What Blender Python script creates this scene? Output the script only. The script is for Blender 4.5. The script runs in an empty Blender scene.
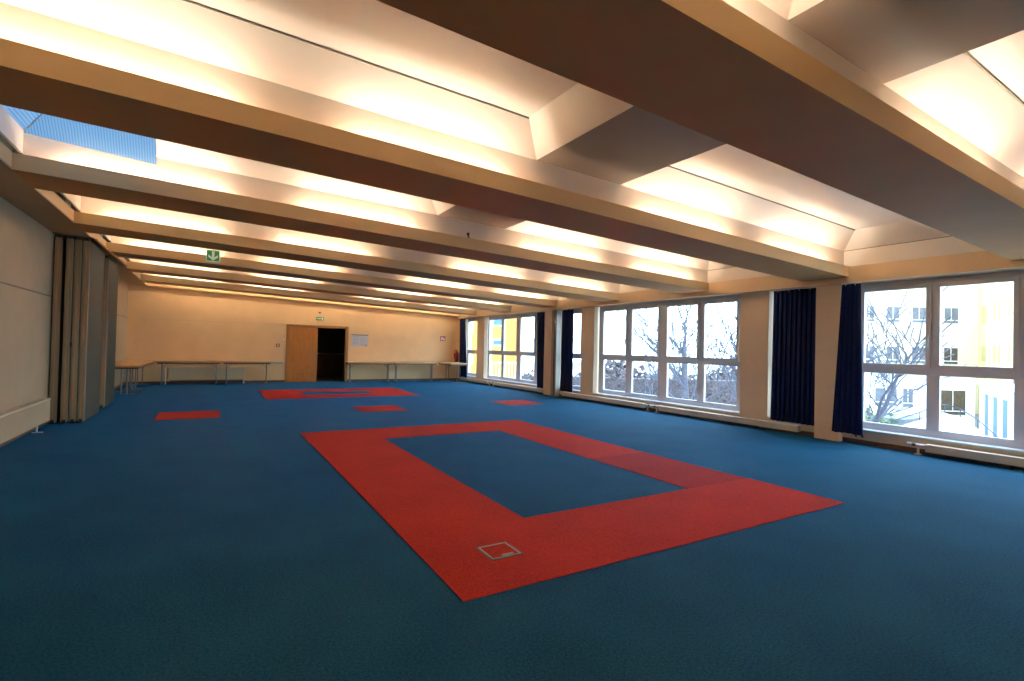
import bpy, math, random
from mathutils import Vector, Matrix
random.seed(7)
SC = bpy.context.scene
COL = SC.collection

# ------------------------------------------------------------------ materials
def new_mat(name):
    m = bpy.data.materials.new(name); m.use_nodes = True
    nt = m.node_tree
    return m, nt, nt.nodes['Principled BSDF']

def paint(name, col, rough=.6, var=.06, scale=6., bump=.0, bscale=80., metal=0., spec=.4, stretch=None):
    m, nt, b = new_mat(name)
    tc = nt.nodes.new('ShaderNodeTexCoord')
    src = tc.outputs['Object']
    if stretch:
        mp = nt.nodes.new('ShaderNodeMapping'); mp.inputs['Scale'].default_value = stretch
        nt.links.new(src, mp.inputs['Vector']); src = mp.outputs['Vector']
    n = nt.nodes.new('ShaderNodeTexNoise'); n.inputs['Scale'].default_value = scale; n.inputs['Detail'].default_value = 5
    nt.links.new(src, n.inputs['Vector'])
    r = nt.nodes.new('ShaderNodeValToRGB')
    r.color_ramp.elements[0].position = .3; r.color_ramp.elements[1].position = .7
    r.color_ramp.elements[0].color = tuple(c*(1-var) for c in col)+(1,)
    r.color_ramp.elements[1].color = tuple(min(1, c*(1+var)) for c in col)+(1,)
    nt.links.new(n.outputs['Fac'], r.inputs['Fac'])
    nt.links.new(r.outputs['Color'], b.inputs['Base Color'])
    b.inputs['Roughness'].default_value = rough; b.inputs['Metallic'].default_value = metal
    b.inputs['Specular IOR Level'].default_value = spec
    if bump:
        n2 = nt.nodes.new('ShaderNodeTexNoise'); n2.inputs['Scale'].default_value = bscale; n2.inputs['Detail'].default_value = 3
        nt.links.new(src, n2.inputs['Vector'])
        bp = nt.nodes.new('ShaderNodeBump'); bp.inputs['Strength'].default_value = bump; bp.inputs['Distance'].default_value = .01
        nt.links.new(n2.outputs['Fac'], bp.inputs['Height']); nt.links.new(bp.outputs['Normal'], b.inputs['Normal'])
    return m

def emis(name, col, s):
    m, nt, b = new_mat(name)
    b.inputs['Base Color'].default_value = col+(1,)
    b.inputs['Emission Color'].default_value = col+(1,); b.inputs['Emission Strength'].default_value = s
    return m

def carpet(name, col, var):
    m, nt, b = new_mat(name)
    tc = nt.nodes.new('ShaderNodeTexCoord')
    f = nt.nodes.new('ShaderNodeTexNoise'); f.inputs['Scale'].default_value = 75; f.inputs['Detail'].default_value = 7; f.inputs['Roughness'].default_value = .8
    g = nt.nodes.new('ShaderNodeTexNoise'); g.inputs['Scale'].default_value = 1.6; g.inputs['Detail'].default_value = 6
    nt.links.new(tc.outputs['Object'], f.inputs['Vector']); nt.links.new(tc.outputs['Object'], g.inputs['Vector'])
    a = nt.nodes.new('ShaderNodeMath'); a.operation = 'MULTIPLY_ADD'; a.inputs[1].default_value = .82
    k = nt.nodes.new('ShaderNodeMath'); k.operation = 'MULTIPLY'; k.inputs[1].default_value = .18
    nt.links.new(g.outputs['Fac'], k.inputs[0]); nt.links.new(f.outputs['Fac'], a.inputs[0]); nt.links.new(k.outputs[0], a.inputs[2])
    r = nt.nodes.new('ShaderNodeValToRGB')
    r.color_ramp.elements[0].position = .37; r.color_ramp.elements[1].position = .63
    r.color_ramp.elements[0].color = tuple(c*(1-var) for c in col)+(1,)
    r.color_ramp.elements[1].color = tuple(c*(1+var) for c in col)+(1,)
    nt.links.new(a.outputs[0], r.inputs['Fac']); nt.links.new(r.outputs['Color'], b.inputs['Base Color'])
    b.inputs['Roughness'].default_value = .85; b.inputs['Specular IOR Level'].default_value = .02
    bp = nt.nodes.new('ShaderNodeBump'); bp.inputs['Strength'].default_value = .5; bp.inputs['Distance'].default_value = .006
    nt.links.new(f.outputs['Fac'], bp.inputs['Height']); nt.links.new(bp.outputs['Normal'], b.inputs['Normal'])
    sm = nt.nodes.new('ShaderNodeMapRange'); sm.inputs['From Min'].default_value = .40; sm.inputs['From Max'].default_value = .60
    sm.inputs['To Min'].default_value = .0; sm.inputs['To Max'].default_value = .29 if col[2] > col[0] else .14
    nt.links.new(f.outputs['Fac'], sm.inputs['Value']); nt.links.new(sm.outputs['Result'], b.inputs['Sheen Weight'])
    b.inputs['Sheen Roughness'].default_value = .35
    b.inputs['Sheen Tint'].default_value = (.0, .36, 1, 1) if col[2] > col[0] else (1, .12, .16, 1)
    return m

def wood(name, c0, c1, rough=.4, axis='Z'):
    m, nt, b = new_mat(name)
    tc = nt.nodes.new('ShaderNodeTexCoord'); mp = nt.nodes.new('ShaderNodeMapping')
    mp.inputs['Scale'].default_value = (14, 14, 1.2) if axis == 'Z' else (1.2, 14, 14)
    n = nt.nodes.new('ShaderNodeTexNoise'); n.inputs['Scale'].default_value = 2.2; n.inputs['Detail'].default_value = 7; n.inputs['Distortion'].default_value = .5
    r = nt.nodes.new('ShaderNodeValToRGB'); r.color_ramp.elements[0].color = c0+(1,); r.color_ramp.elements[1].color = c1+(1,)
    r.color_ramp.elements[0].position = .3; r.color_ramp.elements[1].position = .7
    nt.links.new(tc.outputs['Object'], mp.inputs['Vector']); nt.links.new(mp.outputs['Vector'], n.inputs['Vector'])
    nt.links.new(n.outputs['Fac'], r.inputs['Fac']); nt.links.new(r.outputs['Color'], b.inputs['Base Color'])
    b.inputs['Roughness'].default_value = rough
    return m

def pane_glass(name):
    m = bpy.data.materials.new(name); m.use_nodes = True
    nt = m.node_tree; nt.nodes.remove(nt.nodes['Principled BSDF'])
    out = nt.nodes['Material Output']
    t = nt.nodes.new('ShaderNodeBsdfTransparent'); t.inputs['Color'].default_value = (.95, .97, .98, 1)
    g = nt.nodes.new('ShaderNodeBsdfGlossy'); g.inputs['Roughness'].default_value = .02
    lw = nt.nodes.new('ShaderNodeLayerWeight'); lw.inputs['Blend'].default_value = .5
    pw = nt.nodes.new('ShaderNodeMath'); pw.operation = 'POWER'; pw.inputs[1].default_value = 5
    fr = nt.nodes.new('ShaderNodeMath'); fr.operation = 'MULTIPLY_ADD'; fr.inputs[1].default_value = .6; fr.inputs[2].default_value = .02
    nt.links.new(lw.outputs['Facing'], pw.inputs[0]); nt.links.new(pw.outputs[0], fr.inputs[0])
    mx = nt.nodes.new('ShaderNodeMixShader')
    nt.links.new(fr.outputs[0], mx.inputs[0]); nt.links.new(t.outputs[0], mx.inputs[1]); nt.links.new(g.outputs[0], mx.inputs[2])
    nt.links.new(mx.outputs[0], out.inputs['Surface'])
    return m

def ribbed_glass(name):
    m, nt, b = new_mat(name)
    tc = nt.nodes.new('ShaderNodeTexCoord')
    w = nt.nodes.new('ShaderNodeTexWave'); w.wave_type = 'BANDS'; w.bands_direction = 'X'; w.inputs['Scale'].default_value = 12.5
    w.inputs['Distortion'].default_value = 0
    nt.links.new(tc.outputs['Object'], w.inputs['Vector'])
    r = nt.nodes.new('ShaderNodeValToRGB')
    r.color_ramp.elements[0].color = (.05, .19, .50, 1); r.color_ramp.elements[1].color = (.17, .40, .75, 1)
    nt.links.new(w.outputs['Fac'], r.inputs['Fac'])
    nt.links.new(r.outputs['Color'], b.inputs['Base Color']); nt.links.new(r.outputs['Color'], b.inputs['Emission Color'])
    b.inputs['Emission Strength'].default_value = .62; b.inputs['Specular IOR Level'].default_value = .05; nt.links.remove(b.inputs['Base Color'].links[0]); b.inputs['Base Color'].default_value = (.02, .05, .09, 1); b.inputs['Roughness'].default_value = .25  # daylight through the skylight is put in as the glass's own glow
    return m

M = dict(
 blue=carpet('blue_carpet', (.008, .045, .082), .65),
 red=carpet('red_carpet', (.36, .018, .009), .42),
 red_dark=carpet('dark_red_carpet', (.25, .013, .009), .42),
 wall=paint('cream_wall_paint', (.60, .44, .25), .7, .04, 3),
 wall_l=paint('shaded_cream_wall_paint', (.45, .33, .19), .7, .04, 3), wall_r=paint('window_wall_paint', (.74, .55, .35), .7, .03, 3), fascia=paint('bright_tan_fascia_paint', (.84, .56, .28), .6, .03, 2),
 wall_back=paint('peach_wall_paint', (.80, .47, .20), .7, .05, 2),
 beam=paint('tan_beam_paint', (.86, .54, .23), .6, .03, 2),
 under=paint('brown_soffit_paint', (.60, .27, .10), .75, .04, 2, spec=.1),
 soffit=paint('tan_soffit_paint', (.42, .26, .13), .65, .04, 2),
 cove=paint('cream_cove_paint', (.84, .76, .65), .45, .02, 3, spec=.5),
 flat=paint('flat_panel_paint', (.27, .21, .155), .7, .04, 2),
 line=paint('dark_shadow_gap', (.17, .15, .11), .7),
 frame=paint('window_frame_plastic', (.72, .67, .66), .35, .03, 5),
 sill=paint('window_sill_paint', (.62, .68, .80), .35, .03, 5),
 glass=pane_glass('window_glass'), ribbed=ribbed_glass('ribbed_skylight_glass'),
 curtain=paint('navy_curtain_cloth', (.006, .013, .055), .8, .25, 30, .3, 300, spec=.15),
 rad=paint('cream_radiator_enamel', (.66, .54, .38), .4, .03, 5),
 dark=paint('black_plastic', (.015, .015, .017), .5),
 base=paint('shadow_brown_skirting', (.10, .04, .02), .5, .2, 8),
 metal=paint('brushed_aluminium', (.55, .55, .57), .35, .05, 8, metal=.9),
 chrome=paint('chrome_leg_metal', (.17, .155, .14), .45, .05, 8, metal=.4),
 panel_edge=paint('beige_panel_edge', (.32, .225, .12), .5, .08, 4, stretch=(8, 8, .5)),
 panel_face=paint('grey_green_panel_face', (.055, .06, .046), .7, .08, 2, .15, 40, spec=.1),
 top=wood('beech_table_top', (.68, .40, .17), (.78, .50, .24), .5, 'X'),
 edge=wood('table_edge_wood', (.52, .22, .06), (.62, .30, .09), .55, 'X'),
 door=wood('honey_oak_door', (.40, .10, .004), (.54, .17, .008), .65),
 doorframe=wood('oak_door_frame', (.30, .10, .012), (.40, .15, .02), .65),
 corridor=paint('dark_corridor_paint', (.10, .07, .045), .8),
 rad2=paint('warm_radiator_enamel', (.90, .64, .34), .5, .03, 5), fill_glow=emis('fill_tube_glow', (1., .84, .62), 25.), channel=paint('greige_channel_paint', (.30, .26, .20), .5),
 green=emis('exit_sign_green', (.02, .15, .04), .3), pale=emis('exit_sign_pale', (.50, .62, .42), .25),
 white=paint('white_plastic', (.8, .8, .78), .4, .02), paper=paint('grey_paper', (.55, .50, .50), .6, .12, 25),
 ink=paint('dark_ink', (.12, .10, .09), .6), redp=paint('signal_red', (.32, .01, .008), .4, .05),
 signred=paint('fire_sign_red', (.30, .02, .02), .4, .05),
 lamp=emis('lamp_tube_glow', (1., .88, .72), 54.),
 brass=paint('worn_steel_trim', (.28, .24, .16), .5, .1, 30, metal=.3),
)

# ------------------------------------------------------------------ mesh builder
class MB:
    def __init__(s): s.v = []; s.f = []; s.mi = []
    def add(s, vs, fs, mi=0):
        o = len(s.v); s.v += [tuple(p) for p in vs]; s.f += [tuple(i+o for i in q) for q in fs]; s.mi += [mi]*len(fs); return s
    def hexa(s, p, mi=0):
        return s.add(p, [(0, 3, 2, 1), (4, 5, 6, 7), (0, 1, 5, 4), (1, 2, 6, 5), (2, 3, 7, 6), (3, 0, 4, 7)], mi)
    def box(s, x0, x1, y0, y1, z0, z1, mi=0):
        x0, x1 = sorted((x0, x1)); y0, y1 = sorted((y0, y1)); z0, z1 = sorted((z0, z1))
        return s.hexa([(x0, y0, z0), (x1, y0, z0), (x1, y1, z0), (x0, y1, z0), (x0, y0, z1), (x1, y0, z1), (x1, y1, z1), (x0, y1, z1)], mi)
    def sbox(s, x0, x1, y0, y1, o0, o1, mi=0):   # a box whose bottom and top follow the sloping ceiling
        return s.hexa([(x0, y0, sz(x0)+o0), (x1, y0, sz(x1)+o0), (x1, y1, sz(x1)+o0), (x0, y1, sz(x0)+o0),
                       (x0, y0, sz(x0)+o1), (x1, y0, sz(x1)+o1), (x1, y1, sz(x1)+o1), (x0, y1, sz(x0)+o1)], mi)
    def quad(s, a, b, c, d, mi=0): return s.add([a, b, c, d], [(0, 1, 2, 3)], mi)
    def tube(s, pts, rad, n=8, mi=0, caps=True):
        pts = [Vector(p) for p in pts]
        rads = rad if isinstance(rad, (list, tuple)) else [rad]*len(pts)
        vs = []; 
        for i, p in enumerate(pts):
            if i == 0: t = pts[1]-p
            elif i == len(pts)-1: t = p-pts[i-1]
            else: t = (pts[i+1]-pts[i-1])
            t.normalize()
            a = Vector((0, 0, 1)) if abs(t.z) < .9 else Vector((1, 0, 0))
            u = t.cross(a).normalized(); w = t.cross(u)
            for k in range(n):
                an = 2*math.pi*k/n
                vs.append(p+(u*math.cos(an)+w*math.sin(an))*rads[i])
        fs = []
        for i in range(len(pts)-1):
            for k in range(n):
                fs.append((i*n+k, i*n+(k+1) % n, (i+1)*n+(k+1) % n, (i+1)*n+k))
        if caps:
            fs.append(tuple(range(n))[::-1]); fs.append(tuple((len(pts)-1)*n+k for k in range(n)))
        return s.add(vs, fs, mi)
    def lathe(s, c, prof, n=16, mi=0):
        vs = []; fs = []
        for r, z in prof:
            for k in range(n):
                a = 2*math.pi*k/n; vs.append((c[0]+r*math.cos(a), c[1]+r*math.sin(a), c[2]+z))
        for i in range(len(prof)-1):
            for k in range(n):
                fs.append((i*n+k, i*n+(k+1) % n, (i+1)*n+(k+1) % n, (i+1)*n+k))
        fs.append(tuple(range(n))[::-1]); fs.append(tuple((len(prof)-1)*n+k for k in range(n)))
        return s.add(vs, fs, mi)
    def build(s, name, mats, parent=None, bevel=0, smooth=False, origin=None):
        me = bpy.data.meshes.new(name)
        if parent is not None and origin is None: origin = parent.matrix_world.translation if False else parent['_o'] if '_o' in parent else (0, 0, 0)
        if origin is None:
            n = max(1, len(s.v)); 
            origin = (sum(p[0] for p in s.v)/n, sum(p[1] for p in s.v)/n, min(p[2] for p in s.v))
        me.from_pydata([(p[0]-origin[0], p[1]-origin[1], p[2]-origin[2]) for p in s.v], [], s.f)
        if not isinstance(mats, (list, tuple)): mats = [mats]
        for m in mats: me.materials.append(m)
        for i, p in enumerate(me.polygons): p.material_index = s.mi[i]; p.use_smooth = smooth
        me.update()
        o = bpy.data.objects.new(name, me); COL.objects.link(o)
        if parent is None: o.location = origin
        else: o.parent = parent
        if bevel:
            b = o.modifiers.new('Bevel', 'BEVEL'); b.width = bevel; b.segments = 2; b.limit_method = 'ANGLE'
        return o

def thing(name, loc, label, cat, group=None, rz=0):
    o = bpy.data.objects.new(name, None); COL.objects.link(o); o.location = loc; o.rotation_euler = (0, 0, rz)
    o.empty_display_size = .1
    if label: o['label'] = label
    if cat: o['category'] = cat
    if group: o['group'] = group
    return o
def tag(o, label, cat, group=None):
    o['label'] = label; o['category'] = cat
    if group: o['group'] = group
    return o
def struct(o, label=None):
    o['kind'] = 'structure'
    if label: o['label'] = label
    return o
def part(name, mb, mat, par, bevel=0, smooth=False, label=None, local=False):
    """mesh built in world numbers, re-expressed about its parent chain's base; local=True keeps local numbers"""
    org = (0, 0, 0)
    if not local:
        x = Vector((0, 0, 0)); p = par
        while p is not None: x += p.location; p = p.parent
        org = tuple(x)
    o = mb.build(name, mat, par, bevel, smooth, origin=org)
    if label: o['label'] = label
    return o

# ------------------------------------------------------------------ room numbers
XL, XR, YB, YF = -2.25, 8.96, 19.45, -3.3
SL, SZ = .038, 2.663
def sz(x): return SZ+SL*(8.962-x)
FX0, FX1 = -1.77, 8.78            # faces of the left and right fascia
BW = .74                          # beam width
BY = [1.58+2.67*k for k in range(-1, 7)]   # near edges of the beams
LIP, HNG, TOP = .17, .46, .71

# ------------------------------------------------------------------ room shell
o = MB().box(XL-.2, XR+.35, YF-.2, YB+.15, -.12, 0).build('floor', M['blue']); struct(o, 'blue carpeted floor')
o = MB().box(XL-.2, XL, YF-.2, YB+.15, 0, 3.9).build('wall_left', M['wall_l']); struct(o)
mb = MB()
mb.box(XL-.2, 2.33, YB, YB+.15, 0, 3.9); mb.box(4.33, XR+.35, YB, YB+.15, 0, 3.9); mb.box(2.33, 4.33, YB, YB+.15, 2.03, 3.9)
struct(mb.build('wall_back', M['wall_back']))
struct(MB().box(XL-.2, XR+.35, YF-.2, YF, 0, 3.9).build('wall_front', M['wall']))

WIN = {  # window number: (frame y0, y1, panes)
 1: (.08, 4.24, [(3.32, 4.15), (2.37, 3.16), (1.20, 2.05), (.27, 1.06)]),
 2: (6.33, 10.69, [(9.63, 10.48), (8.55, 9.41), (7.42, 8.27), (6.46, 7.24)]),
 3: (4.82, 5.66, [(4.93, 5.55)]),
 4: (11.33, 12.25, [(11.45, 12.13)]),
 5: (12.90, 17.15, [(16.07, 17.0), (15.01, 15.89), (13.89, 14.74), (13.06, 13.68)]),
 6: (17.86, 18.96, [(17.98, 18.84)]),
}
op = sorted((w[0]-.04, w[1]+.05) for w in WIN.values())
mb = MB()
mb.box(XR, XR+.35, YF-.2, YB+.15, 0, .225)
mb.box(XR, XR+.35, YF-.2, YB+.15, 2.6, 3.9)
y = YF-.2
for a, b in op:
    mb.box(XR, XR+.35, y, a, .225, 2.6); y = b
mb.box(XR, XR+.35, y, YB+.15, .225, 2.6)
struct(mb.build('wall_right', M['wall_r']))
for i, (a, b) in enumerate([(4.39, 4.79), (12.53, 12.96)]):
    o = tag(MB().box(8.835, XR+.01, a, b, 0, 2.58).build('wall_pillar', M['wall_r'], bevel=.006),
        ['cream pillar between the two curtains nearest the camera', 'farther cream pillar beside the grey partition channel'][i], 'pillar', 'pillars of the window wall')

# skirting, raised and darkened to include the shadow at its foot
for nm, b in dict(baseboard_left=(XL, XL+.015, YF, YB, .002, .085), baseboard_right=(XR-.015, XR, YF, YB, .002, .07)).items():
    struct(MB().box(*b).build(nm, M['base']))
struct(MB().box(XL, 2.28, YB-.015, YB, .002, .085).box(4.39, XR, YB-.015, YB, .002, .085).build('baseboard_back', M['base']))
# thin rails across the walls
struct(MB().box(XL, XL+.012, YF, 10.8, 2.05, 2.066).box(XL, XL+.012, 14.2, YB, 2.05, 2.066).build('trim_1', M['line']))
struct(MB().box(XL+.25, 2.2, YB-.006, YB, 2.035, 2.05).build('trim_2', M['wall']))

# ------------------------------------------------------------------ ceiling
ceil = thing('ceiling', (0, 0, 0), 'ribbed ceiling with lit skylight recesses', None); struct(ceil)
part('light_block_slab', MB().sbox(XL-.2, XR+.35, YF-.2, YB+.15, .95, 1.1), M['flat'], ceil)  # added slab out of view, stops sky light leaking into the ceiling
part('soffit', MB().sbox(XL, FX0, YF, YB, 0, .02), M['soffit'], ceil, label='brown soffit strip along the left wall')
part('fascia', MB().sbox(FX0-.02, FX0, YF, YB, .02, LIP), M['beam'], ceil)
mb = MB(); mb.hexa([(FX1, YF, 2.577), (FX1+.02, YF, 2.577), (FX1+.02, YB, 2.577), (FX1, YB, 2.577),
                    (FX1, YF, sz(FX1)+LIP), (FX1+.02, YF, sz(FX1)+LIP), (FX1+.02, YB, sz(FX1)+LIP), (FX1, YB, sz(FX1)+LIP)])
part('fascia', mb, M['fascia'], ceil)
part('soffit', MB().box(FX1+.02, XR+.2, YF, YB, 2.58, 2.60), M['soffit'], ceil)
# last strip against the back wall
part('fascia', MB().sbox(FX0, FX1, 19.22, 19.24, 0, LIP).sbox(FX0, FX1, 19.24, YB, 0, .02), M['beam'], ceil)
HX0, HX1 = -1.73, FX1+.15
def ls(x, y, o): return (x, y, sz(x)+o)
bays = []
for k in range(len(BY)+1):
    y0 = (BY[k-1]+BW-.15) if k > 0 else YF
    y1 = (BY[k]+.15) if k < len(BY) else 19.39
    bays.append((y0, y1))
for k, (y0, y1) in enumerate(bays):
    if k == 0 or k == len(bays)-1:
        part('flat_panel', MB().sbox(HX0, HX1, y0, y1, HNG, HNG+.02), M['cove'], ceil)
        part('end_wall', MB().sbox(HX0-.03, HX0, y0, y1, .22, HNG).sbox(HX1, HX1+.02, y0, y1, 0, HNG), M['cove'], ceil)
        continue
    part('flat_panel', MB().sbox(2.85, 4.0, y0, y1, HNG, HNG+.02), M['flat'], ceil, label='flat grey panel between two lit recesses')
    part('end_wall', MB().sbox(HX0-.03, HX0, y0, y1, .22, HNG), M['cove'], ceil)
    part('end_wall', MB().sbox(HX1, HX1+.02, y0, y1, 0, HNG), M['cove'], ceil)
    for (a, b) in ((HX0, 2.85), (4.0, HX1)):
        c, d, e, f = a+.29, b-.29, y0+.3, y1-.3
        mb = MB(); blue = (k == 3 and a < 0); xs = -.60
        mb.quad(ls(a, y0, HNG), ls(b, y0, HNG), ls(d, e, TOP), ls(c, e, TOP))
        if blue:
            mb.quad(ls(xs, y1, HNG), ls(b, y1, HNG), ls(d, f, TOP), ls(xs, f, TOP))
            mb.quad(ls(xs, e, TOP), ls(d, e, TOP), ls(d, f, TOP), ls(xs, f, TOP))
        else:
            mb.quad(ls(a, y1, HNG), ls(b, y1, HNG), ls(d, f, TOP), ls(c, f, TOP))
            mb.quad(ls(c, e, TOP), ls(d, e, TOP), ls(d, f, TOP), ls(c, f, TOP))
        if not blue: mb.quad(ls(a, y0, HNG), ls(c, e, TOP), ls(c, f, TOP), ls(a, y1, HNG))
        mb.quad(ls(b, y0, HNG), ls(d, e, TOP), ls(d, f, TOP), ls(b, y1, HNG))
        part('skylight_recess', mb, M['cove'], ceil)
        if blue:
            mb = MB().quad(ls(a+.005, y1-.005, HNG-.03), ls(xs, y1-.005, HNG-.085), ls(xs, f, TOP), ls(c, f, TOP))
            mb.quad(ls(c, e, TOP), ls(xs, e, TOP), ls(xs, f, TOP), ls(c, f, TOP))
            mb.quad(ls(a, y0, HNG), ls(c, e, TOP), ls(c, f, TOP), ls(a, y1, HNG))
            part('skylight_glass', mb, M['ribbed'], ceil, label='blue ribbed skylight glass at the left wall')
            part('skylight_frame', MB().sbox(xs, xs+.03, f, f+.03, TOP-.02, TOP), M['cove'], ceil)
            continue
        mb = MB().sbox(c, d, f-.005, f+.008, TOP-.013, TOP-.002)
        part('recess_edge', mb, [M['line'], M['cove']], ceil)
    mb = MB(); mb.sbox(HX1-.006, HX1, y0, y1, HNG-.006, HNG+.006); part('recess_edge', mb, M['line'], ceil)
    mb = MB().sbox(FX0-.15, FX0-.13, y0, y1, .02, HNG+.01); part('recess_edge', mb, M['line'], ceil)
    part('recess_closure', MB().sbox(FX0-.15, HX0, y0, y1, HNG, HNG+.01), M['soffit'], ceil)

# beams
ORD = ['rearmost, behind the camera', 'nearest', 'second', 'third', 'fourth', 'fifth', 'sixth', 'seventh']
lamps = 0
for k, y in enumerate(BY):
    if k == 0: lab = 'tan ceiling beam overhead, just behind the camera'
    elif k == 1: lab = 'widest tan ceiling beam with brown underside, nearest the camera'
    elif k == 5: lab = 'fifth tan ceiling beam from the camera, with the green arrow sign on it'
    else: lab = ORD[k]+' tan ceiling beam with brown underside, counted from the camera'
    b = thing('ceiling_beam', (FX0, y, sz(FX0)), lab, 'beam', 'ceiling beams across the hall')
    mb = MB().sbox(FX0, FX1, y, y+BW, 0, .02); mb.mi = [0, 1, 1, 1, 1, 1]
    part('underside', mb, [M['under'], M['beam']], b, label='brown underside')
    part('lip', MB().sbox(FX0, FX1, y, y+.018, .02, LIP), M['beam'], b)
    part('lip', MB().sbox(FX0, FX1, y+BW-.018, y+BW, .02, LIP), M['beam'], b)
    part('cove_wall', MB().sbox(HX0, HX1, y+.15, y+BW-.15, .02, HNG+.03), M['cove'], b)
    if k == 5:
        part('partition_track', MB().sbox(FX0, FX1, y+.33, y+.41, -.008, .002), M['line'], b, label='dark partition track in the underside')
    for j, (a, c) in enumerate([(-1.45, .12), (.92, 2.5), (4.3, 5.95), (6.8, 8.4)]):
        mid = (a+c)/2
        pos = ['at the left wall end', 'left of the flat panel', 'right of the flat panel', 'at the window end'][j]
        l = thing('fluorescent_or_fill_lamp', (mid, y+.085, sz(mid)+.03), 'fluorescent batten hidden on top of the %s beam, %s' % (ORD[k].split(',')[0], pos), 'lamp', 'cove lamps behind the beam lips')
        mb = MB().sbox(a, c, y+.06, y+.11, .021, .06); part('housing', mb, M['white'], l)
        t = MB().tube([ls(a+.03, y+.085, .085), ls(c-.03, y+.085, .085)], .016, 6)
        part('tube', t, M['lamp'], l)

for j, (a, c) in enumerate([(-1.4, 1.6), (1.9, 5.0), (5.3, 8.4)]):  # added unseen lamps that lift the light on the back wall
    mid = (a+c)/2
    l = thing('fluorescent_or_fill_lamp', (mid, 18.7, sz(mid)+.42), 'added fill batten brightening the back wall, hidden behind the farthest beam, '+['left', 'middle', 'right'][j], 'lamp', 'added fill lamps of the back wall')
    part('housing', MB().sbox(a, c, 18.66, 18.74, HNG-.04, HNG), M['white'], l)
    part('tube', MB().tube([ls(a+.03, 18.7, HNG-.06), ls(c-.03, 18.7, HNG-.06)], .016, 6), M['fill_glow'], l)

# hook on the second visible beam
tag(MB().tube([(3.28, 6.905, 3.10), (3.28, 6.90, 3.05), (3.29, 6.885, 3.045)], .012, 6).box(3.262, 3.298, 6.895, 6.918, 3.08, 3.12).build('ceiling_hook', M['dark']),
    'small dark hook on the face of the third ceiling beam', 'hook')

# ------------------------------------------------------------------ windows
def make_window(n, y0, y1, panes):
    w = thing('window_%d' % n, (9.12, (y0+y1)/2, .24), None, None); struct(w)
    X0, X1 = 9.09, 9.14
    ZB, Z1, Z2, Z3, Z4, ZT = .24, .35, 1.14, 1.29, 2.44, 2.60
    mb = MB()
    mb.box(X0, X1, y0, y1, ZB, Z1); mb.box(X0, X1, y0, y1, Z4, ZT); mb.box(X0, X1, y0, y1, Z2, Z3)
    ps = sorted(panes); edges = [y0]+[v for p in ps for v in p]+[y1]
    for i in range(0, len(edges), 2):
        mb.box(X0, X1, edges[i], edges[i+1], Z1, Z2); mb.box(X0, X1, edges[i], edges[i+1], Z3, Z4)
    part('window_frame', mb, M['frame'], w, bevel=.004)
    for (a, b) in ps:
        s = MB(); t = .055
        s.box(X0-.03, X0, a-t, a+.006, Z3-t, Z4+t); s.box(X0-.03, X0, b-.006, b+t, Z3-t, Z4+t)
        s.box(X0-.03, X0, a, b, Z3-t, Z3+.006); s.box(X0-.03, X0, a, b, Z4-.006, Z4+t)
        sash = part('sash', s, M['frame'], w, bevel=.004)
        for (c, d) in ((Z1, Z2), (Z3, Z4)):
            part('glass_pane', MB().quad((9.132, b, c), (9.132, a, c), (9.132, a, d), (9.132, b, d)), M['glass'], w)
    for i in range(0, len(ps)-1, 2):
        yy = ps[i+1][0]-.03
        part('window_handle', MB().box(X0-.045, X0-.03, yy-.015, yy+.015, 1.62, 1.74).box(X0-.07, X0-.045, yy-.012, yy+.012, 1.66, 1.70).box(X0-.08, X0-.062, yy-.012, yy+.012, 1.55, 1.70), M['white'], w, bevel=.003)
    part('window_sill', MB().box(8.93, X0, y0-.03, y1+.03, .222, .24), M['sill'], w, bevel=.003)
for n, (a, b, p) in WIN.items(): make_window(n, a, b, p)

# ------------------------------------------------------------------ curtains
def curtain(yt0, yt1, yb0, yb1, z0, folds, label, x=8.87, amp=.035, seed=0):
    rnd = random.Random(seed)
    c = thing('curtain', (x, (yt0+yt1)/2, z0), label, 'curtain', 'navy curtains of the window wall')
    N = folds*10; R = 14; vs = []; fs = []
    ph = [rnd.uniform(.75, 1.25) for _ in range(folds+2)]
    zt = 2.555
    for r in range(R+1):
        t = r/R; z = zt+(z0-zt)*t
        a = yt0+(yb0-yt0)*t; b = yt1+(yb1-yt1)*t
        for i in range(N+1):
            u = i/N; f = u*folds
            am = amp*(.65+.35*t)*ph[int(f)]
            vs.append((x+am*math.sin(2*math.pi*f+.3*math.sin(3*t+f)), a+(b-a)*u+.012*math.sin(4*math.pi*f), z-.004*math.sin(9*u)))
    for r in range(R):
        for i in range(N):
            q = r*(N+1)+i; fs.append((q, q+1, q+N+2, q+N+1))
    o = part('fabric', MB().add(vs, fs), M['curtain'], c, smooth=True)
    s = o.modifiers.new('Solidify', 'SOLIDIFY'); s.thickness = .004
    part('curtain_rail', MB().box(x-.012, x+.012, min(yt0, yt1), max(yt0, yt1), 2.562, 2.577), M['white'], c)
    nh = max(2, folds//2)
    for i in range(nh):
        yy = yt0+(yt1-yt0)*(i+.5)/nh
        part('curtain_hook', MB().tube([(x-.03, yy, 2.53), (x-.02, yy, 2.55), (x, yy, 2.564)], .006, 5), M['white'], c)
    return c
curtain(5.57, 4.79, 5.60, 4.80, .20, 9, 'broad navy curtain filling the bay left of the nearest pillar', seed=1)
curtain(4.36, 4.08, 4.49, 4.03, .16, 5, 'navy curtain nearest the camera, in front of the nearest pillar edge', x=8.80, amp=.022, seed=2)
curtain(13.44, 12.98, 13.34, 12.97, .18, 6, 'navy curtain just left of the farther pillar', x=8.86, seed=3)
curtain(12.10, 11.55, 12.12, 11.52, .18, 7, 'navy curtain just right of the farther pillar and grey channel', x=8.86, seed=4)
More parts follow.
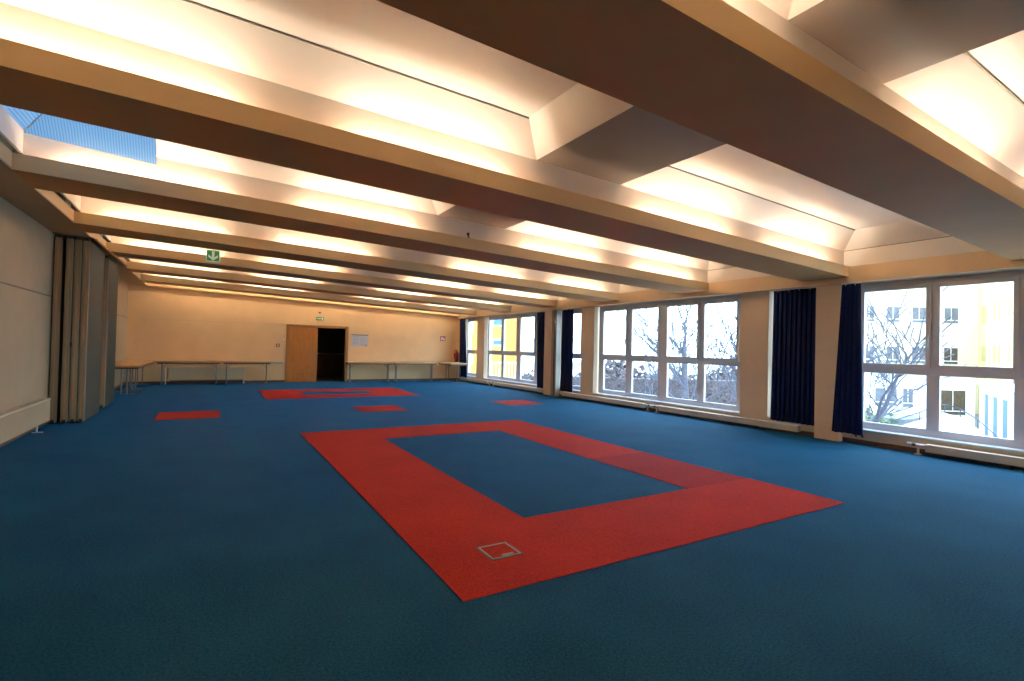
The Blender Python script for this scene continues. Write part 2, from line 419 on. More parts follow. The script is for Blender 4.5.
curtain(19.25, 18.70, 19.2, 18.45, .17, 5, 'narrow navy curtain in the far corner beside the fire extinguisher', x=8.86, seed=5)

# partition end channel on the farther pillar
t = thing('partition_channel', (8.84, 12.4, 0), 'grey metal partition channel fixed to the farther pillar', 'partition channel')
part('post', MB().box(8.80, 8.955, 12.27, 12.525, 0, 2.575), M['channel'], t, bevel=.004)
part('groove', MB().box(8.795, 8.801, 12.35, 12.39, .01, 2.56), M['dark'], t)

# ------------------------------------------------------------------ radiators
def low_radiator(y0, y1, label, valve_hi=None):
    r = thing('radiator', (8.86, (y0+y1)/2, 0), label, 'radiator', 'low radiators under the windows')
    part('casing', MB().box(8.80, 8.90, y0, y1, .055, .165), M['rad'], r, bevel=.006)
    n = max(2, int((y1-y0)/1.6))
    for i in range(n):
        yy = y0+(y1-y0)*(i+.5)/n
        part('foot', MB().box(8.84, 8.87, yy-.015, yy+.015, 0, .056).box(8.82, 8.89, yy-.03, yy+.03, 0, .008), M['dark'], r)
    if valve_hi is not None:
        yy = y1+.10 if valve_hi else y0-.10; s = 1 if valve_hi else -1
        v = part('valve', MB().tube([(8.85, yy-s*.10, .135), (8.85, yy+s*.03, .135)], .018, 10), M['metal'], r)
        part('pipe', MB().tube([(8.85, yy, .135), (8.85, yy, .006)], .016, 8).lathe((8.85, yy, 0), [(.045, 0), (.045, .008), (.02, .012)], 12), M['rad'], r)
        part('valve_knob', MB().tube([(8.85, yy+s*.03, .135), (8.85, yy+s*.075, .135)], .024, 12), M['dark'], v)
        part('valve_cap', MB().tube([(8.85, yy+s*.075, .135), (8.85, yy+s*.13, .135)], .026, 12), M['white'], v)
low_radiator(-.4, 3.22, 'low cream radiator under the window nearest the camera', True)
low_radiator(5.05, 8.24, 'long low cream radiator under the near half of the four-part window', True)
low_radiator(8.72, 11.98, 'low cream radiator running to the farther pillar', False)
low_radiator(12.95, 16.1, 'low cream radiator beyond the farther pillar', True)
low_radiator(16.6, 18.95, 'low cream radiator nearest the back wall', False)

# boxed heater along the left wall
t = thing('wall_heater', (-2.19, 6, 0), 'long boxed cream heater along the left wall', 'heater')
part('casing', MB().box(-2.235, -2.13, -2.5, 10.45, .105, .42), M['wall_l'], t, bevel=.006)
part('top_ledge', MB().box(XL+.002, -2.135, -2.5, 10.50, .42, .45), M['rad'], t, bevel=.004)
for yy in (9.9, 6.6, 3.2, 0):
    part('foot', MB().tube([(-2.16, yy, .11), (-2.16, yy, .005)], .014, 8).box(-2.21, -2.09, yy-.02, yy+.02, 0, .008), M['white'], t)

# ribbed radiator at the back wall
t = thing('wall_radiator', (-.1, 19.38, 0), 'wide ribbed cream radiator on the back wall behind the tables', 'radiator')
mb = MB(); mb.box(-1.15, 1.02, 19.37, 19.42, .15, .55)
x = -1.13
while x < 1.0: mb.box(x, x+.038, 19.345, 19.371, .17, .53); x += .062
part('ribbed_panel', mb, M['rad2'], t)
part('pipe', MB().tube([(-1.1, 19.36, .10), (.97, 19.36, .10)], .014, 8), M['base'], t)
for xx in (-1.22, .97): part('bracket_foot', MB().tube([(xx, 19.36, .5 if xx < 0 else .15), (xx, 19.36, .0)], .014, 8).box(xx-.03, xx+.03, 19.31, 19.40, 0, .012), M['white'], t)

# ------------------------------------------------------------------ partition panels
def panel(x0, x1, y0, y1, label, dark_gap=False):
    p = thing('partition_panel', ((x0+x1)/2, (y0+y1)/2, 0), label, 'partition panel', 'stacked folding partition panels')
    zt = sz(x1)-.06
    core = MB().box(x0+.008, x1-.008, y0+.006, y1-.006, .02, zt); part('core', core, M['panel_edge'], p)
    part('face', MB().box(x0, x0+.008, y0+.03, y1-.03, .02, zt).box(x1-.008, x1, y0+.03, y1-.03, .02, zt), M['panel_face'], p, label='grey green face')
    e = MB().box(x0+.002, x1-.002, y0-.008, y0+.03, .02, zt)
    part('edge_strip', e, M['panel_edge'], p, bevel=.012, label='beige vertical edge')
    part('edge_groove', MB().box((x0+x1)/2-.006, (x0+x1)/2+.006, y0-.0095, y0-.006, .08, zt-.1), M['under'], p)
    xm = (x0+x1)/2
    part('top_roller', MB().box(xm-.028, xm+.028, y0+.01, y0+.09, zt, sz(xm)-.012), M['dark'], p)
    part('bottom_seal', MB().box(xm-.022, xm+.022, y0-.014, y1-.02, .0, .06), M['dark'], p)
    return p
tt = .105
panel(-2.235, -2.13, 10.86, 12.10, 'partition panel against the left wall, set apart by a dark gap')
names = ['second partition panel from the left wall in the near stack', 'third partition panel from the left wall in the near stack', 'outermost partition panel of the near stack, grey green face to the room']
for i in range(3):
    x0 = -2.085+i*.106
    panel(x0, x0+.10, 10.83, 12.12, names[i])
names = ['partition panel nearest the wall in the far stack', 'second partition panel of the far stack', 'third partition panel of the far stack', 'outermost partition panel of the far stack with grey green face']
for i in range(4):
    x0 = -2.235+i*.107
    panel(x0, x0+.10, 12.95, 14.12, names[i])
# handle recess on the near stack
tag(MB().box(-1.985, -1.965, 10.812, 10.822, 1.25, 1.33).build('panel_latch', M['dark'], bevel=.002), 'small dark latch on an edge of the near partition stack', 'latch')
t = thing('ceiling_track', (-1.85, 12.4, sz(-1.85)), 'dark metal ceiling track above the stacked partition panels', 'track')
mb = MB().sbox(XL, -1.74, 10.80, 10.86, -.012, 0).sbox(-1.80, -1.735, 10.80, 14.4, -.014, 0).sbox(-2.2, -1.74, 12.86, 12.93, -.014, 0)
part('rail', mb, M['line'], t)
part('rail', MB().sbox(-1.735, -1.70, 10.9, 14.4, -.03, 0), M['under'], t)

# ------------------------------------------------------------------ tables
def table(cx, cy, L, D, rz, label, inset=.14):
    t = thing('folding_table', (cx, cy, 0), label, 'table', 'folding tables along the walls', rz)
    part('tabletop', MB().box(-L/2+.004, L/2-.004, -D/2+.004, D/2-.004, .717, .76), M['top'], t, local=True)
    e = MB(); 
    e.box(-L/2, L/2, -D/2, -D/2+.005, .708, .758); e.box(-L/2, L/2, D/2-.005, D/2, .708, .758); e.box(-L/2, -L/2+.005, -D/2, D/2, .708, .758); e.box(L/2-.005, L/2, -D/2, D/2, .708, .758)
    part('edge_band', e, M['edge'], t, local=True)
    part('apron', MB().box(-L/2+.04, L/2-.04, -D/2+.03, -D/2+.05, .665, .717).box(-L/2+.04, L/2-.04, D/2-.05, D/2-.03, .665, .717).box(-L/2+.04, -L/2+.06, -D/2+.05, D/2-.05, .665, .717).box(L/2-.06, L/2-.04, -D/2+.05, D/2-.05, .665, .717), M['base'], t, local=True)
    for s in (-1, 1):
        x = s*(L/2-inset)
        for yy in (-.06, .06):
            part('leg', MB().tube([(x, yy, .02), (x, yy, .71)], .017, 8), M['chrome'], t, local=True)
        f = part('foot_bar', MB().box(x-.02, x+.02, -D/2+.06, D/2-.06, .006, .03), M['chrome'], t, bevel=.006, local=True)
        for yy in (-D/2+.09, D/2-.09):
            part('rubber_foot', MB().box(x-.022, x+.022, yy-.025, yy+.025, 0, .012), M['dark'], f, local=True)
        part('brace', MB().tube([(x, 0, .52), (x-s*.17, 0, .69)], .009, 6).box(x-.02, x+.02, -D/2+.08, D/2-.08, .69, .717), M['chrome'], t, local=True)
H = math.pi/2
table(-1.855, 16.36, 1.94, .70, H, 'table nearest the camera in the row along the left wall', .5)
table(-1.855, 18.36, 1.94, .70, H, 'table at the corner end of the row along the left wall')
table(-.57, 19.04, 1.74, .62, 0, 'table at the left end of the back wall, in front of the radiator')
table(1.04, 19.04, 1.46, .62, 0, 'shorter table left of the doorway by the wall switches')
table(5.12, 19.08, 1.70, .62, 0, 'table just right of the doorway under the wall notice')
table(6.87, 19.08, 1.74, .62, 0, 'second table right of the doorway, under the fire sign side')
table(8.30, 18.58, 1.36, .74, H, 'table set lengthwise in the far right corner by the extinguisher')

# ------------------------------------------------------------------ door
d = thing('door_1', (3.33, YB, 0), 'oak double doorway, right half standing open', None); struct(d)
mb = MB().box(2.26, 2.36, YB-.03, YB+.1, 0, 2.06).box(4.30, 4.40, YB-.03, YB+.1, 0, 2.06).box(2.26, 4.40, YB-.03, YB+.1, 1.98, 2.06)
part('door_frame', mb, M['doorframe'], d, bevel=.005)
lf = part('door_leaf', MB().box(2.362, 3.31, YB+.0, YB+.045, .01, 1.978), M['door'], d, bevel=.003)
mb = MB()
for b in ((2.50, 3.17, 1.855, 1.875), (2.50, 3.17, .30, .32), (2.50, 2.52, .30, 1.875), (3.15, 3.17, .30, 1.875), (2.40, 3.27, .27, .285)):
    mb.box(b[0], b[1], YB-.006, YB+.002, b[2], b[3])
part('panel_moulding', mb, M['doorframe'], lf)
part('door_handle', MB().box(3.235, 3.27, YB-.01, YB, .90, 1.14).tube([(3.255, YB-.01, 1.04), (3.255, YB-.05, 1.04), (3.15, YB-.05, 1.04)], .011, 8), M['chrome'], lf)
# corridor behind the open half
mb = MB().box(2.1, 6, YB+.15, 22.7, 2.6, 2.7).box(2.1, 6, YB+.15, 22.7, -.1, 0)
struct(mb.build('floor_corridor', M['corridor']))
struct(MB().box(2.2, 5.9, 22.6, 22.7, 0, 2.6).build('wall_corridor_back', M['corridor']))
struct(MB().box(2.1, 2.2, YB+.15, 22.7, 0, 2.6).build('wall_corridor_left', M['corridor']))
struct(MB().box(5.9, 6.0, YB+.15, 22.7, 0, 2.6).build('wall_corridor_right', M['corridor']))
t = thing('corridor_cabinet', (4.4, 22.2, 0), 'dim low cabinet in the dark corridor beyond the open door', 'cabinet')
part('carcass', MB().box(3.0, 5.8, 22.1, 22.59, 0, .96), M['corridor'], t)
part('worktop', MB().box(2.95, 5.85, 22.05, 22.59, .96, 1.0), M['panel_edge'], t)
for i in range(4): part('cabinet_door', MB().box(3.03+i*.69, 3.68+i*.69, 22.08, 22.1, .08, .93), M['base'], t, bevel=.004)

# ------------------------------------------------------------------ small things on the back wall
W = YB
t = thing('exit_sign', (3.37, W-.03, 2.24), 'small green exit sign with pale arrow above the doorway', 'sign')
part('sign_body', MB().box(3.24, 3.50, W-.05, W-.001, 2.245, 2.36), M['green'], t, bevel=.004)
def running(mb, cx, y, z, s):   # running figure and arrow
    mb.box(cx-.02*s, cx+.02*s, y-.003, y, z+.5*s, z+.55*s)
    return mb
mb = MB()
mb.box(3.27, 3.35, W-.053, W-.05, 2.29, 2.312); mb.add([(3.35, W-.053, 2.275), (3.39, W-.053, 2.301), (3.35, W-.053, 2.328)], [(0, 1, 2)])
mb.box(3.43, 3.47, W-.053, W-.05, 2.262, 2.345); mb.tube([(3.405, W-.053, 2.335), (3.406, W-.053, 2.34)], .009, 8)
mb.box(3.395, 3.415, W-.053, W-.05, 2.28, 2.325)
part('sign_symbol', mb, M['pale'], t)
tag(MB().lathe((3.36, W-.04, 2.49), [(.02, 0), (.045, .015), (.045, .05), (.03, .06)], 12).box(3.34, 3.38, W-.04, W-.001, 2.5, 2.53).build('emergency_light', M['ink']), 'small dark emergency light above the exit sign', 'light')

t = thing('wall_notice', (4.83, W, 1.33), 'pale grey notice sheet with dark heading beside the doorway', 'notice')
part('sheet', MB().box(4.52, 5.13, W-.012, W-.001, 1.33, 1.74), M['paper'], t)
part('heading_strip', MB().box(4.52, 5.14, W-.02, W-.001, 1.74, 1.775), M['ink'], t)
mb = MB()
for i in range(6): mb.box(4.56, 4.56+[.22, .20, .24, .18, .23, .15][i], W-.0135, W-.012, 1.69-i*.055, 1.697-i*.055)
for i in range(5): mb.box(4.86+i*.05, 4.863+i*.05, W-.0135, W-.012, 1.37, 1.70)
mb.box(4.86, 5.09, W-.0135, W-.012, 1.40, 1.404).box(4.86, 5.09, W-.0135, W-.012, 1.55, 1.553).box(5.0, 5.1, W-.0135, W-.012, 1.34, 1.36)
part('print', mb, M['ink'], t)

t = thing('fire_extinguisher_sign', (8.2, W, 1.63), 'square red sign with white extinguisher symbol on the back wall', 'sign')
part('sign_plate', MB().box(8.09, 8.31, W-.01, W-.001, 1.62, 1.82), M['signred'], t, bevel=.003)
mb = MB().box(8.13, 8.175, W-.013, W-.01, 1.65, 1.74).box(8.14, 8.165, W-.013, W-.01, 1.74, 1.765).box(8.14, 8.20, W-.013, W-.01, 1.765, 1.778).box(8.19, 8.2, W-.013, W-.01, 1.70, 1.77)
mb.add([(8.215, W-.013, 1.65), (8.285, W-.013, 1.65), (8.265, W-.013, 1.73), (8.25, W-.013, 1.79), (8.23, W-.013, 1.72)], [(0, 1, 2, 3, 4)])
part('sign_symbol', mb, M['white'], t)

t = thing('fire_extinguisher', (8.80, 19.33, .76), 'red fire extinguisher on the back wall in the far right corner', 'fire extinguisher')
part('cylinder', MB().lathe((8.80, 19.33, .76), [(.06, 0), (.085, .015), (.088, .05), (.088, .36), (.055, .41), (.025, .44), (.022, .46)], 18), M['redp'], t, smooth=True)
part('valve_head', MB().box(8.775, 8.825, 19.31, 19.37, 1.215, 1.245).box(8.70, 8.82, 19.33, 19.35, 1.25, 1.265).box(8.72, 8.82, 19.33, 19.35, 1.22, 1.23), M['dark'], t)
part('hose', MB().tube([(8.77, 19.3, 1.24), (8.70, 19.29, 1.23), (8.655, 19.28, 1.14), (8.65, 19.28, 1.02), (8.67, 19.28, .90), (8.70, 19.27, .86)], .014, 8), M['redp'], t, smooth=True)
part('wall_bracket', MB().box(8.74, 8.80, 19.40, W-.001, .95, 1.1), M['dark'], t)

t = thing('fire_alarm_button', (1.995, W, 1.26), 'small dark square call point with pale centre left of the door', 'alarm button')
part('case', MB().box(1.94, 2.06, W-.03, W-.001, 1.25, 1.36), M['signred'], t, bevel=.004)
part('button_plate', MB().box(1.965, 2.035, W-.033, W-.03, 1.275, 1.335), M['wall'], t)
for nm, b, lab in (('light_switch', (2.15, 2.22, 1.47, 1.54), 'pale square light switch nearest the oak door frame'), ('thermostat', (2.07, 2.10, 1.49, 1.52), 'tiny pale thermostat button left of the light switch')):
    o = thing(nm, ((b[0]+b[1])/2, W, b[2]), lab, nm.replace('_', ' '))
    part('switch_plate', MB().box(b[0], b[1], W-.012, W-.001, b[2], b[3]), M['paper'], o, bevel=.002)
    part('rocker', MB().box(b[0]+.008, b[1]-.008, W-.016, W-.012, b[2]+.008, b[3]-.008), M['white'], o)
tag(MB().tube([(2.04, W-.004, 1.2), (2.07, W-.004, 1.13), (2.13, W-.004, 1.09), (2.15, W-.004, 1.05), (2.2, W-.004, 1.02)], .005, 5).build('loose_cable', M['paper']), 'thin pale cable trailing down the wall left of the door', 'cable')
t = thing('wall_vent', (2.0, W, .64), 'beige slotted vent low on the wall left of the oak door', 'vent')
part('vent_cover', MB().box(1.80, 2.20, W-.03, W-.001, .64, .735), M['rad'], t, bevel=.003)
mb = MB()
for i in range(4): mb.box(1.83, 2.17, W-.032, W-.03, .655+i*.02, .662+i*.02)
part('slots', mb, M['base'], t)

# arrow sign on the beam
t = thing('arrow_sign', (-.02, BY[5]-.03, 3.07), 'square green escape sign with pale downward arrow under the ceiling', 'sign')
ys = BY[5]-.06
part('sign_box', MB().box(-.145, .105, ys, BY[5]-.001, 3.045, 3.285), M['pale'], t, bevel=.004)
part('sign_face', MB().box(-.13, .09, ys-.004, ys+.002, 3.06, 3.27), M['green'], t)
mb = MB(); yy = ys-.006; cx = -.02
mb.add([(cx-.022, yy, 3.265), (cx-.022, yy, 3.115), (cx+.022, yy, 3.115), (cx+.022, yy, 3.265)], [(0, 1, 2, 3)])
mb.add([(cx-.085, yy, 3.185), (cx-.085, yy, 3.135), (cx, yy, 3.065), (cx, yy, 3.115)], [(0, 1, 2, 3)])
mb.add([(cx+.085, yy, 3.185), (cx, yy, 3.115), (cx, yy, 3.065), (cx+.085, yy, 3.135)], [(0, 1, 2, 3)])
part('arrow', mb, M['pale'], t)

# double socket below the nearest curtain
t = thing('wall_socket', (XR, 4.15, .09), 'pale double socket low on the wall below the nearest curtain', 'socket')
for yy in (4.10, 4.19):
    s = part('socket_plate', MB().box(XR-.012, XR-.001, yy-.04, yy+.04, .085, .165), M['rad'], t, bevel=.003)
    part('socket_recess', MB().tube([(XR-.014, yy, .125), (XR-.011, yy, .125)], .022, 12), M['base'], s)

# floor box
t = thing('floor_box', (1.74, 3.04, 0), 'square floor socket box with red carpet lid set in the red frame', 'floor box')
mb = MB(); a0, a1, b0, b1 = 1.63, 1.85, 2.93, 3.15; w = .010
mb.box(a0, a1, b0, b0+w, 0, .009).box(a0, a1, b1-w, b1, 0, .009).box(a0, a0+w, b0+w, b1-w, 0, .009).box(a1-w, a1, b0+w, b1-w, 0, .009)
part('metal_frame', mb, M['brass'], t)
part('lid', MB().box(a0+w+.004, a1-w-.004, b0+w+.004, b1-w-.004, 0, .0085), M['red'], t)
part('outer_seal', MB().box(a0-.012, a1+.012, b0-.012, b0, 0, .007).box(a0-.012, a1+.012, b1, b1+.012, 0, .007).box(a0-.012, a0, b0, b1, 0, .007).box(a1, a1+.012, b0, b1, 0, .007), M['dark'], t)
part('lid_handle', MB().box(1.715, 1.80, 2.945, 2.968, .0085, .0115), M['brass'], t)

# ------------------------------------------------------------------ red carpet inlays
def inlay(rects, label, mats=None, mis=None):
    mb = MB()
    for i, r in enumerate(rects): mb.box(r[0], r[1], r[2], r[3], 0, .004, (mis[i] if mis else 0))
    return tag(mb.build('carpet_inlay', mats or M['red']), label, 'carpet', 'red carpet areas in the blue floor')
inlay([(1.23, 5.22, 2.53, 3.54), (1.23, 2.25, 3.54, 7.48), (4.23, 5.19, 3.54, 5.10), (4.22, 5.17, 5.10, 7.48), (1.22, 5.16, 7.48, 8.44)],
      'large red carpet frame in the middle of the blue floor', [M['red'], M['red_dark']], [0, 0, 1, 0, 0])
inlay([(1.2, 5.15, 13.72, 14.62), (1.2, 2.2, 14.62, 15.5), (4.08, 5.15, 14.62, 15.5), (1.2, 5.2, 15.5, 16.4)], 'far red carpet frame in front of the doorway')
inlay([(-.82, .18, 10.72, 11.82)], 'red carpet square nearest the left wall')
inlay([(2.73, 3.71, 10.60, 11.58)], 'red carpet square between the two red frames')
inlay([(6.28, 7.30, 10.66, 11.64)], 'red carpet square nearest the windows')

# ------------------------------------------------------------------ outside
GZ = -2.7
cream = paint('cream_facade', (.62, .54, .35), .8, .03, 1)
yellow = paint('yellow_facade', (.40, .15, .018), .8, .04, 1)
wyel = paint('yellow_window_reveal', (.42, .30, .10), .6, .1, 2)
pwhite = paint('white_render', (.85, .86, .88), .8, .03, 1)
wglass = paint('facade_window_glass', (.10, .10, .12), .3, .3, 3)
wdark = paint('dark_facade_window', (.05, .03, .02), .4, .5, 4)
wblue = paint('blue_entrance_glass', (.025, .085, .20), .5, .2, 3)
bark = paint('bare_tree_bark', (.05, .045, .058), .9, .3, 12)
hedge_m = paint('winter_hedge', (.065, .045, .045), .95, .6, 14, .6, 20)
bush_m = paint('olive_bush', (.07, .09, .04), .95, .5, 18)
gpave = paint('courtyard_paving', (.16, .15, .15), .8, .15, 1)
pave = paint('pale_paving', (.55, .56, .60), .8, .08, 2)
railm = paint('dark_rail', (.02, .025, .04), .7)
struct(MB().box(XR+.4, 70, -30, 70, GZ-.1, GZ).build('ground', gpave), 'pale courtyard ground outside')

YAW = -math.radians(30.644)
def facade(name, loc, rz, L, depth, z1, mat, label, wins, fmat=None, xs0=0., roof=None, cat='building'):
    t = thing(name, loc, label, cat, None, rz)
    part('wall', MB().box(xs0, L, 0, depth, GZ-loc[2], z1-loc[2]), mat, t, local=True)
    if roof: part('roof', MB().box(xs0-.2, L+.2, -.25, depth+.2, z1-loc[2], z1-loc[2]+.12), roof, t, local=True)
    for (x0, x1, a, b, gm) in wins:
        a -= loc[2]; b -= loc[2]
        f = part('window', MB().box(x0, x1, -.04, -.01, a, b), pwhite, t, local=True)
        part('pane', MB().box(x0+.06, (x0+x1)/2-.03, -.06, -.041, a+.28, b-.06).box((x0+x1)/2+.03, x1-.06, -.06, -.041, a+.28, b-.06).box(x0+.06, x1-.06, -.06, -.041, a+.03, a+.22), gm, f, local=True)
    return t
rows = []
for (a, b) in ((4.0, 5.25), (.95, 2.25)):
    for i, (x0, x1) in enumerate([(-2.2, -1.1), (.2, 1.05), (1.9, 2.95), (3.8, 4.95), (6.2, 7.35)]):
        rows.append((x0, x1, a, b, wdark if (a < 3 and i == 4) else wglass))
facade('apartment_building', (41.81, 19.39, 0), YAW, 8.9, 8, 9.5, cream, 'cream building across the courtyard with rows of white-framed windows', rows, xs0=-4)
ang = math.atan2(6.8-14.88, 31.67-49.41)
# wing coming toward us: local x runs from the corner toward the camera
t = thing('building_wing', (49.41, 14.88, 0), 'pale yellow wing of the courtyard building at the right', 'building', None, ang)
part('wall', MB().box(0, 20, 0, 6, GZ, 9.5), paint('pale_yellow_facade', (.62, .48, .2), .8, .03, 1), t, local=True)
for (a, b) in ((3.95, 5.2), (1.25, 2.35)):
    for x0 in (1.6, 2.6, 5.6, 6.9, 9.5, 13.0):
        f = part('window', MB().box(x0, x0+.7, -.04, -.01, a, b), wyel, t, local=True)
        part('pane', MB().box(x0+.08, x0+.62, -.05, -.04, a+.08, b-.08), wyel, f, local=True)
part('downpipe', MB().tube([(4.4, -.1, GZ), (4.4, -.1, 9.4)], .05, 6), pave, t, local=True)
part('downpipe', MB().tube([(12.0, -.1, GZ), (12.0, -.1, 9.4)], .07, 6), wglass, t, local=True)
facade('entrance_block', (32.03, 15.91, 0), YAW, 8.0, 7, .38, pwhite, 'low white flat-roofed block with dark windows in the courtyard',
       [(2.0, 3.4, -1.5, -.38, wglass), (3.65, 4.35, -1.55, -.38, wglass), (5.85, 7.45, -1.95, -.42, wdark)], xs0=-3, roof=pwhite)
# blue glazed entrance at the right
t = thing('glazed_entrance', (34.2, 10.0, 0), 'blue glazed entrance front with white columns at the right', 'entrance', None, math.atan2(-3.0, -6.7))
part('wall', MB().box(-1.5, 9, 0, 2, GZ, .15), pwhite, t, local=True)
for i in range(4): part('glass_bay', MB().box(.4+i*2.1, 1.7+i*2.1, -.06, -.02, GZ+.1, -.35), wblue, t, local=True)
for i in range(5): part('column', MB().box(-.05+i*2.1, .2+i*2.1, -.16, -.0, GZ, .15), pwhite, t, local=True)
part('canopy', MB().box(-1.6, 9.1, -.35, .1, .15, .3), pwhite, t, local=True)
# low shed and ramp
t = thing('entrance_ramp', (27, 9, GZ), 'white curved ramp wall with dark handrail in the courtyard', 'ramp')
pr = [(25.9, 10.6, -1.75), (26.5, 9.9, -1.35), (27.0, 9.6, -1.08), (27.45, 9.35, -.98), (28.0, 9.0, -1.15), (27.6, 8.3, -1.5), (26.7, 7.5, -1.95), (25.9, 6.7, -2.3)]
mb = MB()
for p, q in zip(pr, pr[1:]):
    mb.hexa([(p[0], p[1], GZ), (q[0], q[1], GZ), (q[0]+.15, q[1]+.1, GZ), (p[0]+.15, p[1]+.1, GZ), (p[0], p[1], p[2]), (q[0], q[1], q[2]), (q[0]+.15, q[1]+.1, q[2]), (p[0]+.15, p[1]+.1, p[2])])
part('ramp_wall', mb, pwhite, t)
mb = MB().tube([(p[0], p[1], p[2]+.38) for p in pr], .025, 6)
for p in pr: mb.tube([p, (p[0], p[1], p[2]+.38)], .018, 5)
part('handrail', mb, railm, t)
tag(MB().box(29.5, 32.2, 11.6, 13.0, GZ, -1.65).build('storage_shed', wglass, bevel=.03), 'low blue grey shed in front of the white courtyard block', 'shed')
def blob(name, c, r, mat, label, cat, n=900, leaf=.13, kindf=None, seed=3):
    rnd = random.Random(seed)
    mb = MB()
    for i in range(n):
        u = rnd.uniform(-1, 1); a = rnd.uniform(0, 6.283); q = math.sqrt(1-u*u); rr = rnd.uniform(.55, 1.)
        p = Vector((c[0]+r[0]*q*math.cos(a)*rr, c[1]+r[1]*q*math.sin(a)*rr, c[2]+r[2]*abs(u)*rr))
        d1 = Vector([rnd.uniform(-1, 1) for _ in range(3)]).normalized()*leaf; d2 = Vector([rnd.uniform(-1, 1) for _ in range(3)]).normalized()*leaf
        mb.add([p, p+d1, p+d1+d2, p+d2], [(0, 1, 2, 3)])
    mb.lathe((c[0], c[1], c[2]), [(r[0]*.5, 0), (r[0]*.6, r[2]*.4), (r[0]*.3, r[2]*.75)], 10)
    return tag(mb.build(name, mat), label, cat)
blob('bush', (26.6, 12.3, GZ), (1.9, 1.9, 1.75), bush_m, 'rounded olive bush in the courtyard below the bare branches', 'bush', 1500, .16)
blob('bush', (25.0, 27.8, GZ), (3.4, 3.0, 3.6), hedge_m, 'large grey blue shrub beyond the hedge', 'bush', 2000, .28, seed=5)
blob('bush', (32.5, 23.5, GZ), (3.0, 3.0, 3.3), hedge_m, 'smaller grey blue shrub behind the hedge at its right end', 'bush', 1600, .28, seed=8)
# hedge: lumpy long mass
rnd = random.Random(11); mb = MB(); P0 = Vector((12.6, 20.6, 0)); P1 = Vector((24.5, 13.4, 0)); dr = (P1-P0).normalized(); nr = Vector((-dr.y, dr.x, 0))
for i in range(9000):
    s = rnd.uniform(0, (P1-P0).length); w = rnd.uniform(-.6, .6); z = rnd.uniform(GZ, .2+.12*math.sin(s*1.7)+.08*rnd.random())
    p = P0+dr*s+nr*w; p.z = z
    d1 = Vector([rnd.uniform(-1, 1) for _ in range(3)]).normalized()*.12; d2 = Vector([rnd.uniform(-1, 1) for _ in range(3)]).normalized()*.12
    mb.add([p, p+d1, p+d1+d2, p+d2], [(0, 1, 2, 3)])
a = P0-nr*.45; b = P1-nr*.45; c = P1+nr*.45; d = P0+nr*.45
mb.hexa([(a.x, a.y, GZ), (b.x, b.y, GZ), (c.x, c.y, GZ), (d.x, d.y, GZ), (a.x, a.y, .1), (b.x, b.y, .1), (c.x, c.y, .1), (d.x, d.y, .1)])
tag(mb.build('hedge', hedge_m), 'long brown grey winter hedge outside the four-part window', 'hedge')
facade('low_building', (30.5, 36.0, 0), YAW, 16, 6, .1, pwhite, 'long pale low building far beyond the hedge', [(2+i*2.4, 3.2+i*2.4, -1.6, -.6, wglass) for i in range(5)], xs0=-8, roof=pwhite)

def tree(loc, height, seed, label, lean=(0, 0), spread=.55, r0=.11, depth=5):
    rnd = random.Random(seed)
    t = thing('bare_tree', loc, label, 'tree', 'bare winter trees in the courtyard')
    trunk = MB(); br = MB()
    def grow(p, d, L, r, lv):
        n = 4; pts = [p.copy()]; rs = [r]; q = p.copy(); dd = d.copy()
        for i in range(n):
            dd = (dd+Vector((rnd.gauss(0, .12), rnd.gauss(0, .12), rnd.gauss(0, .06)+(.02 if lv else .05)))).normalized()
            q = q+dd*L/n; pts.append(q.copy()); rs.append(max(r*(1-.42*(i+1)/n), .017))
        (trunk if lv == 0 else br).tube(pts, rs, 6 if lv < 2 else 3, caps=False)
        if lv >= depth-1: return
        for i in range(3 if 0 < lv < 3 else 2):
            j = rnd.randint(1 if lv else 2, n); base = pts[j]
            az = rnd.uniform(0, 6.283)
            nd = (dd*.75+Vector((math.cos(az), math.sin(az), rnd.uniform(.0, .5)))*spread).normalized()
            grow(base, nd, L*rnd.uniform(.55, .8), rs[j]*.62, lv+1)
        grow(pts[-1], dd, L*.7, rs[-1]*.9, lv+1)
    grow(Vector((0, 0, 0)), Vector((lean[0], lean[1], 1)).normalized(), height*.38, r0, 0)
    part('trunk', trunk, bark, t, local=True, smooth=True)
    b = part('branches', br, bark, t, local=True); b['kind'] = 'stuff'
tree((13.9, 11.55, GZ), 7.5, 21, 'bare tree with the thickest trunk outside the four-part window', spread=.6, r0=.17)
tree((16.0, 13.8, GZ), 7.0, 22, 'slender bare tree left of the thick trunk, behind the four-part window', spread=.5, r0=.10)
tree((15.8, 11.4, GZ), 7.0, 23, 'bare tree right of the thick trunk in the four-part window', spread=.6, r0=.13)
tree((13.0, 9.2, GZ), 6.5, 24, 'bare tree at the right edge of the four-part window', spread=.7, r0=.12, depth=5)
tree((18.0, 16.6, GZ), 6.0, 25, 'small bare tree at the left of the four-part window', spread=.6, r0=.07, depth=4)
tree((17.35, 8.6, GZ), 6.6, 33, 'bare tree reaching branches across the window nearest the camera', lean=(.28, -.17), spread=.6, r0=.13)
tree((14.6, 18.9, GZ), 4.5, 27, 'small bare tree beside the curtain right of the farther pillar', spread=.6, r0=.05, depth=4)

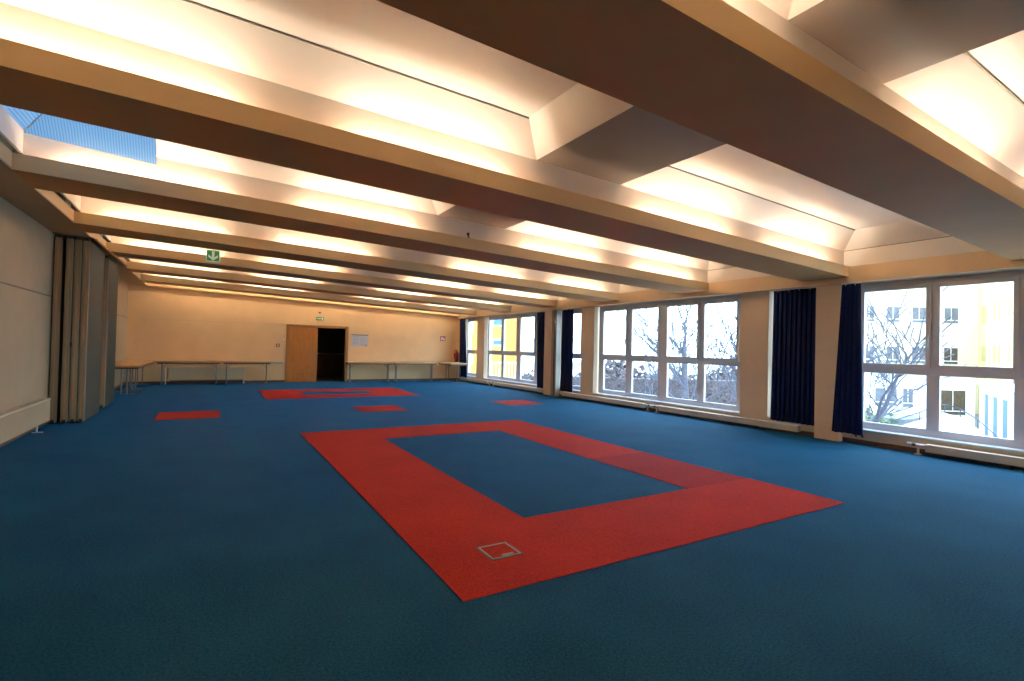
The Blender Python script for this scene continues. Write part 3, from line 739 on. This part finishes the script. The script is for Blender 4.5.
# yellow building and stair outside the far window
t = thing('yellow_building', (16.71, 27.3, 0), 'bright yellow building close outside the far window', 'building', None, YAW)
part('wall', MB().box(-7.6, 0, 0, 6, GZ, 11), yellow, t, local=True)
for (x0, x1, a, b) in ((-1.75, -1.05, 2.75, 3.3), (-1.75, -1.05, 1.5, 1.95), (-3.6, -2.9, 2.3, 3.0), (-3.6, -2.9, .3, .9)):
    f = part('window', MB().box(x0, x1, -.05, -.01, a, b), pwhite, t, local=True)
    part('pane', MB().box(x0+.1, x1-.1, -.06, -.05, a+.08, b-.08), wblue, f, local=True)
t = thing('stair_railing', (15.5, 25.7, GZ), 'grey stair railing descending beside the yellow building', 'railing')
pr = [(13.9, 26.9, .5), (14.7, 26.2, .52), (15.5, 25.7, .55), (16.6, 25.1, -.57), (17.2, 24.8, -1.3)]
mb = MB().tube(pr, .03, 6); part('handrail', mb, pave, t)
for p, q in zip(pr, pr[1:]):
    for i in range(5):
        u = i/5; s = [p[j]+(q[j]-p[j])*u for j in range(3)]
        part('baluster', MB().tube([s, (s[0], s[1], s[2]-1.1)], .016, 5), pave, t)
part('landing', MB().box(13.4, 15.6, 25.9, 27.2, -.75, -.6).box(13.6, 15.4, 26.2, 27.0, GZ, -.75), pwhite, t)

# ------------------------------------------------------------------ light and camera
w = bpy.data.worlds.new('sky'); SC.world = w; w.use_nodes = True
bg = w.node_tree.nodes['Background']; bg.inputs['Color'].default_value = (.44, .71, 1., 1); bg.inputs['Strength'].default_value = 11.
for i, (a, b) in enumerate(op):
    l = bpy.data.lights.new('window_portal', 'AREA'); l.shape = 'RECTANGLE'; l.size = 2.3; l.size_y = b-a; l.cycles.is_portal = True
    o = bpy.data.objects.new('window_portal', l); COL.objects.link(o)
    o.location = (9.32, (a+b)/2, 1.41); o.rotation_euler = (0, math.radians(90), 0)
cam = bpy.data.cameras.new('camera'); co = bpy.data.objects.new('camera', cam); COL.objects.link(co)
cam.sensor_width = 36; cam.sensor_fit = 'HORIZONTAL'; cam.lens = 506.967/1024*36; cam.clip_end = 300; cam.clip_start = .05
yaw, pitch, roll = [math.radians(v) for v in (30.6443, .8611, 1.3558)]
cy, sy = math.cos(yaw), math.sin(yaw)
F = Vector((sy*math.cos(pitch), cy*math.cos(pitch), math.sin(pitch))); r = Vector((cy, -sy, 0)); u = r.cross(F)
R2 = r*math.cos(roll)+u*math.sin(roll); U2 = u*math.cos(roll)-r*math.sin(roll)
m = Matrix((R2, U2, -F)).transposed().to_4x4(); m.translation = (0, 0, 1.398)
co.matrix_world = m
SC.camera = co
SC.view_settings.view_transform = 'Standard'
SC.view_settings.look = 'None'
SC.view_settings.exposure = .55; SC.view_settings.gamma = 1.2
SC.cycles.max_bounces = 10; SC.cycles.diffuse_bounces = 6
